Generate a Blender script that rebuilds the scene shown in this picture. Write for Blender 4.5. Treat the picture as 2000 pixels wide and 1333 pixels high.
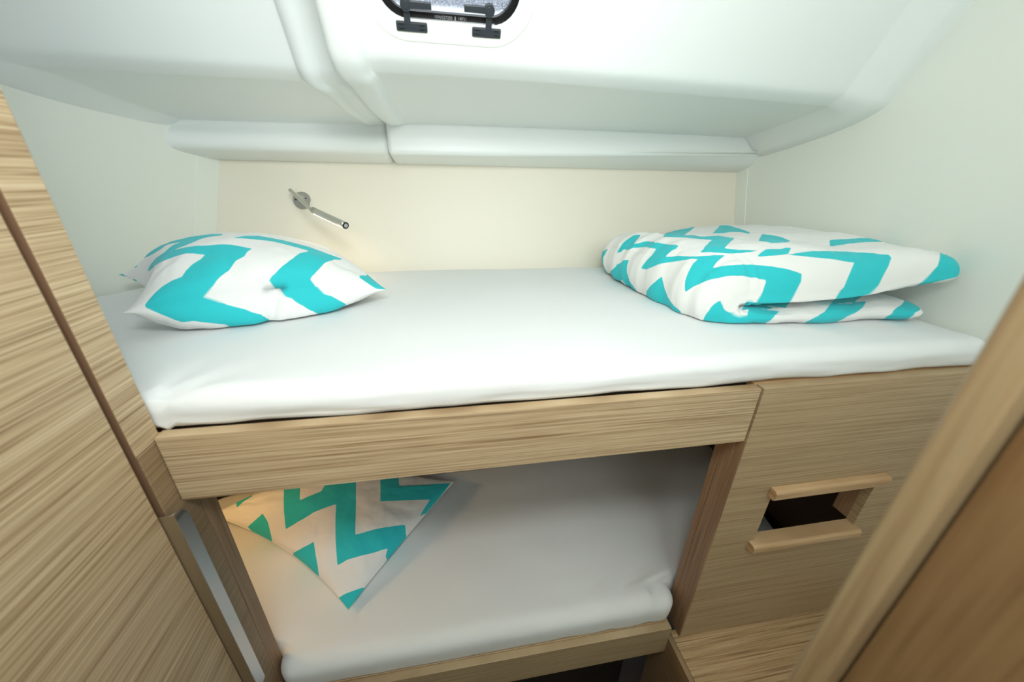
import bpy, bmesh, math, random
import numpy as np
from mathutils import Vector, Matrix, noise
random.seed(4)
C = bpy.context.scene.collection
S = bpy.context.scene
for o in list(bpy.data.objects): bpy.data.objects.remove(o)

# ---------------------------------------------------------------- camera
# world: X along the berth, Y towards the hull side, Z up; the camera is the origin, the cabin sole at -1.6
R = np.array([[0.98622, -0.05063, 0.15736], [-0.16445, -0.40083, 0.90127], [0.01745, -0.91475, -0.40364]])
cam_d = bpy.data.cameras.new('camera'); cam = bpy.data.objects.new('camera', cam_d); C.objects.link(cam)
U_, S_, Vt_ = np.linalg.svd(R); Rn = U_ @ Vt_
right, up, back = Rn @ [1, 0, 0], Rn @ [0, -1, 0], Rn @ [0, 0, -1]
cam.matrix_world = Matrix([[right[i], up[i], back[i], 0] for i in range(3)] + [[0, 0, 0, 1]])
cam_d.sensor_width = 36; cam_d.lens = 36 * 718 / 2000; cam_d.clip_start = 0.01
cam_d.dof.use_dof = True; cam_d.dof.focus_distance = 0.95; cam_d.dof.aperture_fstop = 2.8
S.camera = cam
# ---------------------------------------------------------------- world and light
w = bpy.data.worlds.new('daylight'); S.world = w; w.use_nodes = True
bg = w.node_tree.nodes['Background']; bg.inputs[0].default_value = (0.90, 0.97, 1.0, 1); bg.inputs[1].default_value = 1.5
def area(name, loc, rot, size, power, col, sy=None):
    l = bpy.data.lights.new(name, 'AREA'); l.energy = power; l.color = col; l.size = size
    if sy: l.shape = 'RECTANGLE'; l.size_y = sy
    o = bpy.data.objects.new(name, l); C.objects.link(o); o.location = loc; o.rotation_euler = rot; return o
area('flash_key', (0.03, 0.03, 0.32), (math.radians(66), 0, 0), 0.24, 2.5, (0.97, 1.0, 0.985), 0.12)  # unseen key light above the lens, standing for the camera flash
area('rear_bounce', (0.20, -0.62, 0.28), (math.radians(120), 0, math.radians(-8)), 1.25, 8.0, (0.94, 0.99, 1.0), 0.35)  # added panel of light, standing in for bounce off the rear
area('overhead_fill', (0.10, -0.14, 0.46), (math.radians(92), 0, 0), 0.62, 4.6, (0.94, 0.99, 1.0), 0.16)  # unseen fill added behind the camera to brighten ceiling and walls
S.view_settings.view_transform = 'Standard'; S.view_settings.look = 'None'
S.view_settings.gamma = 1; S.view_settings.use_curve_mapping = False
S.view_settings.exposure = 0.0

# ---------------------------------------------------------------- materials
def mat(name, col, rough=0.5, metal=0.0, spec=0.5):
    m = bpy.data.materials.new(name); m.use_nodes = True
    b = m.node_tree.nodes['Principled BSDF']
    b.inputs['Base Color'].default_value = (*col, 1); b.inputs['Roughness'].default_value = rough
    b.inputs['Metallic'].default_value = metal; b.inputs['Specular IOR Level'].default_value = spec
    return m
def N(m, t, **k):
    n = m.node_tree.nodes.new(t)
    for a, v in k.items():
        if hasattr(n, a): setattr(n, a, v)
        else: n.inputs[a].default_value = v
    return n
def L(m, a, b): m.node_tree.links.new(a, b)
def srgb(r, g, b):
    return tuple(((c / 255) / 12.92 if c / 255 <= 0.04045 else ((c / 255 + 0.055) / 1.055) ** 2.4) for c in (r, g, b))
def wood(name, long_axis, thin_axis, light, mid, dark, fine=230, bump=0.25, rough=0.42, wob=0.0):
    """veneer: thin streaks running along long_axis, stacked across thin_axis"""
    m = mat(name, mid, rough, spec=0.35); b = m.node_tree.nodes['Principled BSDF']
    tc = N(m, 'ShaderNodeTexCoord')
    def streak(sl, st, detail=3):
        mp = N(m, 'ShaderNodeMapping'); sc = [4, 4, 4]; sc[long_axis] = sl; sc[thin_axis] = st
        mp.inputs['Scale'].default_value = sc; L(m, tc.outputs['Object'], mp.inputs[0])
        nz = N(m, 'ShaderNodeTexNoise', Scale=1.0, Detail=float(detail), Roughness=0.6); L(m, mp.outputs[0], nz.inputs['Vector'])
        return nz
    a, c = streak(5, fine * 3.2, 2), streak(1.8, fine * 1.0, 2)
    mx = N(m, 'ShaderNodeMix', data_type='FLOAT'); mx.inputs[0].default_value = 0.33
    L(m, a.outputs[0], mx.inputs[2]); L(m, c.outputs[0], mx.inputs[3])
    cr = N(m, 'ShaderNodeValToRGB'); e = cr.color_ramp.elements
    e[0].position = 0.36; e[0].color = (*dark, 1); e[1].position = 0.63; e[1].color = (*light, 1)
    e2 = e.new(0.49); e2.color = (*mid, 1)
    L(m, mx.outputs[0], cr.inputs[0]); L(m, cr.outputs[0], b.inputs['Base Color'])
    bp = N(m, 'ShaderNodeBump', Strength=bump, Distance=0.002); L(m, mx.outputs[0], bp.inputs['Height']); L(m, bp.outputs[0], b.inputs['Normal'])
    return m
OL, OM, OD = srgb(214, 192, 158), srgb(188, 163, 128), srgb(142, 114, 82)
W_front = wood('oak_veneer_front', 0, 2, OL, OM, OD, 240)
W_front_fine = wood('oak_veneer_cabinet', 0, 2, srgb(196, 174, 140), srgb(178, 154, 120), srgb(150, 124, 92), 330, 0.15)
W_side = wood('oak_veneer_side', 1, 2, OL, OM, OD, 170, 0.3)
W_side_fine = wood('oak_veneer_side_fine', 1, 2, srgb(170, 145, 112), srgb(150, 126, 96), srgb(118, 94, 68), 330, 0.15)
W_post = wood('oak_veneer_upright', 2, 1, srgb(168, 138, 108), srgb(150, 120, 92), srgb(124, 96, 72), 200, 0.15)
W_step = wood('oak_veneer_step', 0, 1, srgb(206, 178, 138), srgb(184, 154, 116), srgb(138, 108, 76), 120, 0.5)
W_solid = wood('solid_oak', 0, 2, srgb(208, 176, 136), srgb(196, 162, 122), srgb(180, 144, 104), 50, 0.05, 0.35)
W_door = wood('oak_door_frame', 2, 1, srgb(170, 150, 116), srgb(160, 138, 104), srgb(146, 120, 88), 50, 0.05, 0.4)
W_door_dark = wood('oak_door_panel', 2, 1, srgb(148, 120, 84), srgb(136, 108, 74), srgb(122, 94, 62), 40, 0.05, 0.4)
W_shade_lining = mat('painted_shade_lining', srgb(50, 40, 33), 0.7)  # brown darkened so the colour carries the lower berth's shade
def laminate(name, col, rough=0.45, bump=0.04):
    m = mat(name, col, rough, spec=0.4); b = m.node_tree.nodes['Principled BSDF']
    tc = N(m, 'ShaderNodeTexCoord'); nz = N(m, 'ShaderNodeTexNoise', Scale=260.0, Detail=2.0); L(m, tc.outputs['Object'], nz.inputs['Vector'])
    bp = N(m, 'ShaderNodeBump', Strength=bump, Distance=0.001); L(m, nz.outputs[0], bp.inputs['Height']); L(m, bp.outputs[0], b.inputs['Normal'])
    return m
M_wall = laminate('wall_laminate', srgb(241, 246, 238))
M_back = laminate('back_laminate', srgb(239, 234, 218))
M_grp = laminate('white_gelcoat', srgb(240, 246, 244), 0.35, 0.02)
M_frame = mat('portlight_white', srgb(240, 244, 236), 0.3)
M_black = mat('black_seal', srgb(22, 22, 24), 0.35)
M_plastic = mat('dark_grey_plastic', srgb(52, 58, 64), 0.4)
M_print = mat('grey_print', srgb(150, 150, 155), 0.5)
M_chrome = mat('brushed_chrome', srgb(205, 204, 194), 0.3, 0.75)
M_steel = mat('satin_steel', srgb(206, 208, 212), 0.32, 1.0)
M_pull = mat('bronze_anodised', srgb(168, 152, 128), 0.35, 0.7)
M_floor = mat('dark_cabin_sole', srgb(60, 50, 42), 0.5)
M_lens = bpy.data.materials.new('lamp_lens'); M_lens.use_nodes = True
_b = M_lens.node_tree.nodes['Principled BSDF']; _b.inputs['Emission Color'].default_value = (1, 0.93, 0.78, 1); _b.inputs['Emission Strength'].default_value = 6.0
def cloth(name, col, scale=900, bump=0.15):
    m = mat(name, col, 0.85, spec=0.2); b = m.node_tree.nodes['Principled BSDF']
    tc = N(m, 'ShaderNodeTexCoord'); nz = N(m, 'ShaderNodeTexNoise', Scale=float(scale), Detail=2.0); L(m, tc.outputs['Object'], nz.inputs['Vector'])
    n2 = N(m, 'ShaderNodeTexNoise', Scale=9.0, Detail=3.0); L(m, tc.outputs['Object'], n2.inputs['Vector'])
    ad = N(m, 'ShaderNodeMath', operation='MULTIPLY_ADD'); L(m, n2.outputs[0], ad.inputs[0]); ad.inputs[1].default_value = 3.0; L(m, nz.outputs[0], ad.inputs[2])
    bp = N(m, 'ShaderNodeBump', Strength=bump, Distance=0.001); L(m, ad.outputs[0], bp.inputs['Height']); L(m, bp.outputs[0], b.inputs['Normal'])
    b.inputs['Sheen Weight'].default_value = 0.15
    return m
M_sheet = cloth('white_sheet', srgb(233, 236, 236))
def printed(name, ink):
    m = cloth(name, srgb(240, 241, 239), 700, 0.2); b = m.node_tree.nodes['Principled BSDF']
    at = N(m, 'ShaderNodeAttribute', attribute_name='ink')
    mr = N(m, 'ShaderNodeMapRange'); mr.inputs[1].default_value = -0.0015; mr.inputs[2].default_value = 0.0015
    L(m, at.outputs['Fac'], mr.inputs[0])
    mx = N(m, 'ShaderNodeMix', data_type='RGBA'); mx.inputs[6].default_value = (*srgb(240, 241, 239), 1); mx.inputs[7].default_value = (*ink, 1)
    L(m, mr.outputs[0], mx.inputs[0]); L(m, mx.outputs[2], b.inputs['Base Color'])
    return m
M_chev = printed('turquoise_chevron_cotton', srgb(52, 200, 208))
M_glass = bpy.data.materials.new('wet_glass'); M_glass.use_nodes = True
def _glass(m):
    nt = m.node_tree; nt.nodes.clear()
    out = N(m, 'ShaderNodeOutputMaterial'); tr = N(m, 'ShaderNodeBsdfTransparent'); tr.inputs[0].default_value = (0.97, 0.98, 1.0, 1)
    df = N(m, 'ShaderNodeBsdfTranslucent'); df.inputs[0].default_value = (*srgb(170, 174, 186), 1)
    gl = N(m, 'ShaderNodeBsdfGlossy', Roughness=0.05)
    tc = N(m, 'ShaderNodeTexCoord'); sp = N(m, 'ShaderNodeSeparateXYZ'); L(m, tc.outputs['Object'], sp.inputs[0])
    nz = N(m, 'ShaderNodeTexNoise', Scale=500.0, Detail=3.0); L(m, tc.outputs['Object'], nz.inputs['Vector'])
    mr = N(m, 'ShaderNodeMapRange'); mr.inputs[1].default_value = -0.038; mr.inputs[2].default_value = -0.033; L(m, sp.outputs['Z'], mr.inputs[0])
    m2 = N(m, 'ShaderNodeMapRange'); m2.inputs[1].default_value = 0.3; m2.inputs[2].default_value = 0.62; L(m, nz.outputs[0], m2.inputs[0])
    mu = N(m, 'ShaderNodeMath', operation='MULTIPLY'); L(m, mr.outputs[0], mu.inputs[0]); L(m, m2.outputs[0], mu.inputs[1])
    mx = N(m, 'ShaderNodeMixShader'); L(m, mu.outputs[0], mx.inputs[0]); L(m, tr.outputs[0], mx.inputs[1]); L(m, df.outputs[0], mx.inputs[2])
    m3 = N(m, 'ShaderNodeMixShader'); m3.inputs[0].default_value = 0.04; L(m, mx.outputs[0], m3.inputs[1]); L(m, gl.outputs[0], m3.inputs[2])
    L(m, m3.outputs[0], out.inputs[0])
_glass(M_glass)

# ---------------------------------------------------------------- object helpers
def wpos(o):
    v = Vector((0, 0, 0))
    while o is not None: v += o.location; o = o.parent
    return v
def obj(name, verts, faces, m, parent=None, base=None, smooth=False):
    """one mesh object; verts in world space; its origin at base (default: the foot of its bounds)"""
    a = np.array([tuple(v) for v in verts], float)
    if base is None:
        lo, hi = a.min(0), a.max(0); base = ((lo[0] + hi[0]) / 2, (lo[1] + hi[1]) / 2, lo[2])
        if parent is not None: base = tuple(wpos(parent))
    me = bpy.data.meshes.new(name); me.from_pydata([tuple(p) for p in (a - np.array(base))], [], faces); me.update()
    me.materials.append(m)
    if smooth: me.polygons.foreach_set('use_smooth', [True] * len(me.polygons))
    o = bpy.data.objects.new(name, me); C.objects.link(o)
    if parent is not None: o.parent = parent; o.location = Vector(base) - wpos(parent)
    else: o.location = base
    return o
def thing(name, loc, label, cat, group=None):
    o = bpy.data.objects.new(name, None); C.objects.link(o); o.location = loc; o.empty_display_size = 0.05
    return tag(o, label, cat, group)
def tag(o, label, cat, group=None):
    o['label'] = label; o['category'] = cat
    if group: o['group'] = group
    return o
def struct(o): o['kind'] = 'structure'; return o
def bevel(o, w=0.002, seg=2, ang=40):
    b = o.modifiers.new('bevel', 'BEVEL'); b.width = w; b.segments = seg; b.limit_method = 'ANGLE'; b.angle_limit = math.radians(ang)
    b.harden_normals = False
    return o
def box_vf(x0, x1, y0, y1, z0, z1):
    v = [(x, y, z) for x in (x0, x1) for y in (y0, y1) for z in (z0, z1)]
    return v, [(0, 1, 3, 2), (4, 6, 7, 5), (0, 4, 5, 1), (2, 3, 7, 6), (0, 2, 6, 4), (1, 5, 7, 3)]
def box(name, x0, x1, y0, y1, z0, z1, m, parent=None, bv=0.0015, **k):
    v, f = box_vf(x0, x1, y0, y1, z0, z1); o = obj(name, v, f, m, parent, **k)
    if bv: bevel(o, bv)
    return o
def prism(name, poly, axis, a0, a1, m, parent=None, bv=0.0, smooth=False, **k):
    """poly in the two other axes (in order), extruded along axis from a0 to a1"""
    def p3(p, a):
        q = list(p); q.insert(axis, a); return tuple(q)
    n = len(poly); v = [p3(p, a0) for p in poly] + [p3(p, a1) for p in poly]
    f = [tuple(range(n)), tuple(range(2 * n - 1, n - 1, -1))] + [(i, i + n, (i + 1) % n + n, (i + 1) % n) for i in range(n)]
    o = obj(name, v, f, m, parent, **k)
    fix(o)
    if bv: bevel(o, bv)
    return o
def fix(o):
    bm = bmesh.new(); bm.from_mesh(o.data); bmesh.ops.recalc_face_normals(bm, faces=bm.faces); bm.to_mesh(o.data); bm.free(); return o
def tube(name, pts, rad, m, parent=None, seg=16, **k):
    pts = [Vector(p) for p in pts]; rad = rad if isinstance(rad, (list, tuple)) else [rad] * len(pts)
    v, f = [], []; up0 = Vector((0.13, 0.2, 1)).normalized()
    for i, p in enumerate(pts):
        t = (pts[min(i + 1, len(pts) - 1)] - pts[max(i - 1, 0)]).normalized()
        a = t.cross(up0).normalized(); b = t.cross(a)
        for j in range(seg):
            th = 2 * math.pi * j / seg; v.append(p + (a * math.cos(th) + b * math.sin(th)) * rad[i])
    for i in range(len(pts) - 1):
        for j in range(seg):
            f.append((i * seg + j, i * seg + (j + 1) % seg, (i + 1) * seg + (j + 1) % seg, (i + 1) * seg + j))
    f.append(tuple(range(seg))); f.append(tuple((len(pts) - 1) * seg + j for j in range(seg - 1, -1, -1)))
    o = obj(name, v, f, m, parent, **k); fix(o)
    for p in o.data.polygons: p.use_smooth = len(p.vertices) == 4
    return o
def grid_faces(nu, nv, off=0, flip=False):
    f = []
    for i in range(nu - 1):
        for j in range(nv - 1):
            a = off + i * nv + j; q = (a, a + nv, a + nv + 1, a + 1)
            f.append(q[::-1] if flip else q)
    return f
def lerp(a, b, t): return a + (b - a) * t
def interp(x, xs, ys): return float(np.interp(x, xs, ys))

# ---------------------------------------------------------------- the room shell
XR = 1.08; FLOOR = -1.6
def back_y(z): return 1.262 + 0.287 * (z + 0.28)
LW0, LW1 = Vector((-0.853, 1.037)), Vector((-0.720, 1.262))       # left wall line at mattress height
def left_x(y): return lerp(LW0.x, LW1.x, (y - LW0.y) / (LW1.y - LW0.y))
def slab_between(name, a, b, c, d, t, m):
    """thin slab: front face a b c d, thickness t away from the room (along the face normal)"""
    a, b, c, d = map(Vector, (a, b, c, d)); n = (b - a).cross(d - a).normalized() * t
    v = [a, b, c, d, a + n, b + n, c + n, d + n]
    f = [(3, 2, 1, 0), (4, 5, 6, 7), (0, 1, 5, 4), (1, 2, 6, 5), (2, 3, 7, 6), (3, 0, 4, 7)]
    return struct(obj(name, v, f, m))
zt, zb = 0.12, -0.95
struct(box('floor', -1.4, 1.4, -1.2, 1.6, FLOOR - 0.02, FLOOR, M_floor, bv=0))
slab_between('wall_back', (-1.0, back_y(zb), zb), (1.12, back_y(zb), zb), (1.12, back_y(zt), zt), (-1.0, back_y(zt), zt), -0.01, M_back)
slab_between('wall_right', (XR, 1.5, FLOOR), (XR, -0.9, FLOOR), (XR, -0.9, 0.7), (XR, 1.5, 0.7), -0.02, M_wall)
struct(box('wall_rear', -1.4, 1.4, -0.92, -0.90, FLOOR, 0.7, M_wall, bv=0))
yl0 = 0.45
slab_between('wall_left', (left_x(yl0), yl0, FLOOR), (left_x(1.5), 1.5, FLOOR), (left_x(1.5), 1.5, 0.7), (left_x(yl0), yl0, 0.7), -0.02, M_wall)
# narrow corner panels standing just proud of the two side walls, leaning with the hull
def corner_strip(name, side, m):
    z0, z1 = -0.279, 0.06
    def pt(z, d):
        y = back_y(z) - d
        x = (left_x(y) + 0.004) if side < 0 else XR - 0.004
        return (x, y, z)
    a, b, c, d = pt(z0, 0.0), pt(z0, 0.05), pt(z1, 0.055), pt(z1, 0.0)
    e = -0.004 if side < 0 else 0.004
    v = [a, b, c, d] + [(p[0] + e, p[1], p[2]) for p in (a, b, c, d)]
    f = [(0, 1, 2, 3), (7, 6, 5, 4), (0, 4, 5, 1), (1, 5, 6, 2), (2, 6, 7, 3), (3, 7, 4, 0)]
    o = struct(obj(name, v, f, m)); fix(o); return bevel(o, 0.001)
corner_strip('trim_1', -1, M_wall); corner_strip('trim_2', 1, M_wall)

# moulded ceiling: coachroof side, side-deck underside and the lip above the berth, in one loft
def c_top(x): return interp(x, [-0.7, 0.05, 0.53, 1.05], [0.140, 0.149, 0.151, 0.150])
def c_bot(x): return interp(x, [-0.7, 0.05, 0.53, 1.05], [0.066, 0.068, 0.080, 0.094])
# rows: (name, Y, Z, normal Y, normal Z) for the right (R) and left (L) panels
def rows_for(side, x):
    yb = 0.855 + 0.06 * max(0, (x - 0.2) / 0.78) if side == 'R' else 0.975
    rise = 0.0 if side == 'R' else 0.0
    zA = 0.207 + rise
    A = lambda s: (yb - 0.50 * s, zA + 0.866 * s, -0.866, -0.5)
    ct, cb = c_top(x), c_bot(x); yc = 1.25 + 0.025 * max(0, (x - 0.5) / 0.58) if side == 'R' else 1.285
    rws = [(-1.0, 0.56, 0, -1), (-0.3, 0.56, 0, -1), (0.35 if side == 'R' else 0.45, 0.56, 0, -1), (yb - 0.23, 0.55, -0.4, -0.9),
           A(0.34), A(0.25), A(0.16), A(0.09), A(0.03), A(0.006),
           (yb + 0.003, zA - 0.003, -0.7, -0.7), (yb + 0.029, 0.1925, -0.5, -0.85), (yb + 0.033, 0.1915, -0.15, -0.99), (yb + 0.055, 0.190, 0, -1),
           (lerp(yb, yc, .5), lerp(0.188, ct, .5) , 0, -1), (yc - 0.03, ct + 0.003, 0, -1), (yc - 0.006, ct + 0.001, -0.3, -0.95)]
    if side == 'R':
        rws += [(yc - 0.001, ct - 0.007, -0.9, -0.3), (yc - 0.004, lerp(ct, cb, .5), -1, 0), (yc - 0.008, cb + 0.010, -1, 0), (yc - 0.008, cb + 0.002, -1, 0), (yc - 0.0075, cb + 0.0005, -1, -1), (yc - 0.004, cb, -0.3, -0.9)]
    else:
        rws += [(yc, ct - 0.010, -0.9, -0.3), (yc - 0.004, lerp(ct, cb, .40), -0.8, 0), (yc - 0.020, lerp(ct, cb, .58), -0.6, 0), (yc - 0.027, lerp(ct, cb, .72), -1, 0), (yc - 0.027, cb + 0.005, -1, 0), (yc - 0.018, cb, -0.3, -0.9)]
    rws.append((1.30, 0.056, 0, -1)); rws.append((1.37, 0.045, 0, -1))
    return rws
NR = len(rows_for('R', 0))
# column tables: (side, X at the top of the coachroof side, X at the deck edge, X at the lip, level above the panel)
def cols():
    c = []
    def a(side, x0, x1, x2, lv): c.append((side, x0, x1, x2, lv))
    a('L', -0.98, -0.93, -0.80, 2.1); a('L', -0.92, -0.90, -0.760, 2.05); a('L', -0.90, -0.885, -0.745, 1.95); a('L', -0.83, -0.81, -0.700, 1.08); a('L', -0.82, -0.80, -0.692, 1.0); a('L', -0.80, -0.78, -0.67, 0)
    a('L', -0.60, -0.58, -0.5, 0); a('L', -0.45, -0.43, -0.38, 0); a('L', -0.315, -0.300, -0.232, 0)
    a('L', -0.296, -0.279, -0.214, 0.000); a('L', -0.291, -0.274, -0.210, 0.016); a('L', -0.268, -0.256, -0.196, 0.018); a('L', -0.262, -0.250, -0.190, 0.008)
    a('L', -0.245, -0.232, -0.180, 0.006); a('L', -0.214, -0.204, -0.168, 0.006); a('L', -0.212, -0.202, -0.166, -0.030)
    a('R', -0.204, -0.1875, -0.150, -0.030); a('R', -0.202, -0.186, -0.148, 0.0); a('R', -0.199, -0.183, -0.146, 0.019); a('R', -0.190, -0.176, -0.140, 0.022)
    a('R', -0.152, -0.150, -0.126, 0.022); a('R', -0.143, -0.142, -0.116, 0.018); a('R', -0.134, -0.132, -0.106, 0.002); a('R', -0.120, -0.118, -0.092, 0)
    a('R', 0.1, 0.1, 0.1, 0); a('R', 0.2, 0.2, 0.2, 0); a('R', 0.4, 0.4, 0.4, 0); a('R', 0.6, 0.6, 0.6, 0); a('R', 0.84, 0.85, 0.90, 0); a('R', 0.94, 0.95, 0.988, 0)
    a('R', 0.950, 0.960, 1.000, 1.0); a('R', 0.956, 0.966, 1.006, 1.08)
    a('R', 1.030, 1.034, 1.046, 1.92); a('R', 1.040, 1.042, 1.052, 2.02); a('R', 1.060, 1.062, 1.066, 2.08); a('R', 1.090, 1.090, 1.090, 2.12)
    return c
cv = []
CL = cols()
for (side, x0, x1, x2, lv) in CL:
    rw = rows_for(side, x2)
    for i, (y, z, ny, nz) in enumerate(rw):
        if i <= 8: x = lerp(x0, x1, i / 8)
        elif i <= 11: x = x1
        else: x = lerp(x1, x2, min(1, (i - 11) / 5)) if i < 14 else (lerp(x1, x2, .55) if i == 14 else x2)
        rr = rows_for(side, x); y, z, ny, nz = rr[i]
        l = lv
        if lv >= 1:                          # sloping border along a side wall: lv - 1 is how far down the slope
            h_ = (0.026 if side == 'R' else 0.020) + (0.024 if side == 'R' else 0.014) * min(1, max(0, (i - 12) / 3))
            l = (lv - 1) * h_
        elif i == 15: l = lv * 0.5
        elif i == 16: l = lv * 0.2
        if i >= 17: l = 0.0 if lv > 0 else lv
        if i <= 2: l = 0
        n = math.hypot(ny, nz) or 1
        cv.append((x, y + ny / n * l, z + nz / n * l))
ceil = obj('ceiling_raw', cv, grid_faces(len(CL), NR, flip=False), M_grp, smooth=True, base=(0, 0, 0))
fix(ceil)
sm = ceil.modifiers.new('sub', 'SUBSURF'); sm.levels = sm.render_levels = 2
so = ceil.modifiers.new('sol', 'SOLIDIFY'); so.thickness = 0.02; so.offset = 0
# portlight opening, cut through the coachroof side
A0 = Vector((0, 0.855, 0.207)); Au = Vector((0, -0.5, 0.866)); An = Vector((0, -0.866, -0.5)); Ax = Vector((1, 0, 0))
def onA(x, s, d=0.0): return Ax * x + A0 + Au * s + An * d
PCX, PCS = 0.023, 0.116                      # centre of the portlight on that plane
def rrect(hw, hh, r, n=8):
    p = []
    for cx_, cy_, a0 in ((hw - r, hh - r, 0), (-(hw - r), hh - r, 90), (-(hw - r), -(hh - r), 180), (hw - r, -(hh - r), 270)):
        for k in range(n + 1):
            a = math.radians(a0 + 90 * k / n); p.append((cx_ + r * math.cos(a), cy_ + r * math.sin(a)))
    return p
cut_p = rrect(0.120, 0.062, 0.048)
n_ = len(cut_p)
cutter = obj('cutter', [onA(PCX + x, PCS + s, -0.2) for x, s in cut_p] + [onA(PCX + x, PCS + s, 0.2) for x, s in cut_p],
             [tuple(range(n_)), tuple(range(2 * n_ - 1, n_ - 1, -1))] + [(i, i + n_, (i + 1) % n_ + n_, (i + 1) % n_) for i in range(n_)], M_grp, base=(0, 0, 0))
fix(cutter)
bo = ceil.modifiers.new('cut', 'BOOLEAN'); bo.object = cutter; bo.operation = 'DIFFERENCE'; bo.solver = 'EXACT'
bpy.context.view_layer.update()
me = bpy.data.meshes.new_from_object(ceil.evaluated_get(bpy.context.evaluated_depsgraph_get()))
bpy.data.objects.remove(ceil); bpy.data.objects.remove(cutter)
ceil = bpy.data.objects.new('ceiling', me); me.name = 'ceiling'; C.objects.link(ceil); struct(ceil)

# ---------------------------------------------------------------- portlight in the coachroof side
win = struct(bpy.data.objects.new('window_1', None)); C.objects.link(win); win.location = onA(PCX, PCS)
def ring(name, outer, inner, d0, d1, m, parent, bv=0.0, inner_d=None):
    """flat ring on the coachroof side between two rounded rectangles, from depth d0 (back) to d1 (room side)"""
    di = d1 if inner_d is None else inner_d
    no = len(outer)
    v = [onA(PCX + x, PCS + s_, d0) for x, s_ in outer] + [onA(PCX + x, PCS + s_, d1) for x, s_ in outer] + \
        [onA(PCX + x, PCS + s_, di) for x, s_ in inner] + [onA(PCX + x, PCS + s_, d0) for x, s_ in inner]
    f = []
    for k in range(4):
        for i in range(no):
            j = (i + 1) % no; f.append((k * no + i, k * no + j, ((k + 1) % 4) * no + j, ((k + 1) % 4) * no + i))
    o = obj(name, v, f, m, parent); fix(o)
    if bv: bevel(o, bv, 3)
    return o
ring('window_frame', rrect(0.149, 0.095, 0.078, 14), rrect(0.1235, 0.0665, 0.052, 14), -0.004, 0.012, M_frame, win, 0.004, 0.009)
ring('seal', rrect(0.1235, 0.0665, 0.052, 14), rrect(0.119, 0.062, 0.048, 14), -0.012, 0.0085, M_black, win, 0.001)
ring('glass_border', rrect(0.119, 0.062, 0.048, 14), rrect(0.1095, 0.0535, 0.040, 14), -0.012, 0.001, M_black, win)
gp = rrect(0.1095, 0.0535, 0.040, 14)
gl = obj('glass', [onA(PCX + x, PCS + s_, -0.006) for x, s_ in gp] + [onA(PCX + x, PCS + s_, -0.010) for x, s_ in gp],
    [tuple(range(len(gp))), tuple(range(2 * len(gp) - 1, len(gp) - 1, -1))] + [(i, (i + 1) % len(gp), (i + 1) % len(gp) + len(gp), i + len(gp)) for i in range(len(gp))], M_glass, win)
fix(gl)
def A_prism(name, poly, d0, d1, m, parent, bv=0.0008, seg=2):
    n = len(poly)
    v = [onA(x, s_, d0) for x, s_ in poly] + [onA(x, s_, d1) for x, s_ in poly]
    f = [tuple(range(n)), tuple(range(2 * n - 1, n - 1, -1))] + [(i, i + n, (i + 1) % n + n, (i + 1) % n) for i in range(n)]
    o = obj(name, v, f, m, parent); fix(o)
    if bv: bevel(o, bv, seg)
    return o
def latch(bx0, bx1, px, ps, ax, sgn):
    """hinge block on the frame, swinging arm and its pivot knob"""
    h = A_prism('latch', [(bx0, 0.0365), (bx1, 0.0365), (bx1, 0.0505), (bx0, 0.0505)], 0.006, 0.0135, M_plastic, win, 0.002, 3)
    for x in (bx0 + 0.005, bx1 - 0.013):
        for s_ in (0.0405, 0.0465):
            A_prism('slot', [(x, s_ - 0.0006), (x + 0.008, s_ - 0.0006), (x + 0.008, s_ + 0.0006), (x, s_ + 0.0006)], 0.0132, 0.0139, M_black, h, 0)
    A_prism('stay', [(px - 0.0055, 0.048), (px + 0.0055, 0.048), (px + 0.0048, ps), (px - 0.0048, ps)], 0.009, 0.014, M_plastic, h, 0.001)
    A_prism('lever', [(px, ps - 0.0052), (ax, ps - 0.0048), (ax, ps + 0.0048), (px, ps + 0.0052)], 0.011, 0.017, M_plastic, h, 0.001)
    c24 = [(math.cos(2 * math.pi * k / 28), math.sin(2 * math.pi * k / 28)) for k in range(28)]
    A_prism('knob', [(px + 0.0092 * c, ps + 0.0092 * q) for c, q in c24], 0.009, 0.0195, M_plastic, h, 0.001)
    A_prism('knob_cap', [(px + 0.0056 * c, ps + 0.0056 * q) for c, q in c24], 0.0190, 0.0203, M_plastic, h, 0.0005)
latch(-0.0695, -0.0170, -0.050, 0.0735, -0.008, 1)
latch(0.0610, 0.1125, 0.0900, 0.0750, 0.047, -1)
def text_on(name, s_txt, mtx, size, m, parent, ext=0.0002):
    cu = bpy.data.curves.new(name, 'FONT'); cu.body = s_txt; cu.size = size; cu.extrude = ext; cu.align_x = 'CENTER'; cu.align_y = 'CENTER'
    t = bpy.data.objects.new(name, cu); C.objects.link(t); t.matrix_world = mtx; bpy.context.view_layer.update()
    me_ = bpy.data.meshes.new_from_object(t.evaluated_get(bpy.context.evaluated_depsgraph_get())); me_.transform(mtx)
    bpy.data.objects.remove(t)
    vs = [v.co.copy() for v in me_.vertices]; fs = [tuple(p.vertices) for p in me_.polygons]
    return obj(name, vs, fs, m, parent)
tm = Matrix(((1, 0, 0, 0), (0, Au.y, An.y, 0), (0, Au.z, An.z, 0), (0, 0, 0, 1)))
tm.translation = onA(0.024, 0.0572, 0.0013)
text_on('lettering', '15W027200 \u25ae 18P21', tm, 0.0062, M_print, win)
outp = onA(0, 0)

# thin white bead along the lower edge of the lip
bead_pts = [(x, 1.239, c_bot(x) + 0.004) for x in np.linspace(-0.10, 1.07, 14)]
struct(tube('trim_3', bead_pts, 0.0028, M_frame, seg=8))

# ---------------------------------------------------------------- joinery
XL = -0.412      # face of the wardrobe
XO = 0.537       # fascia / cabinet joint
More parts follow.
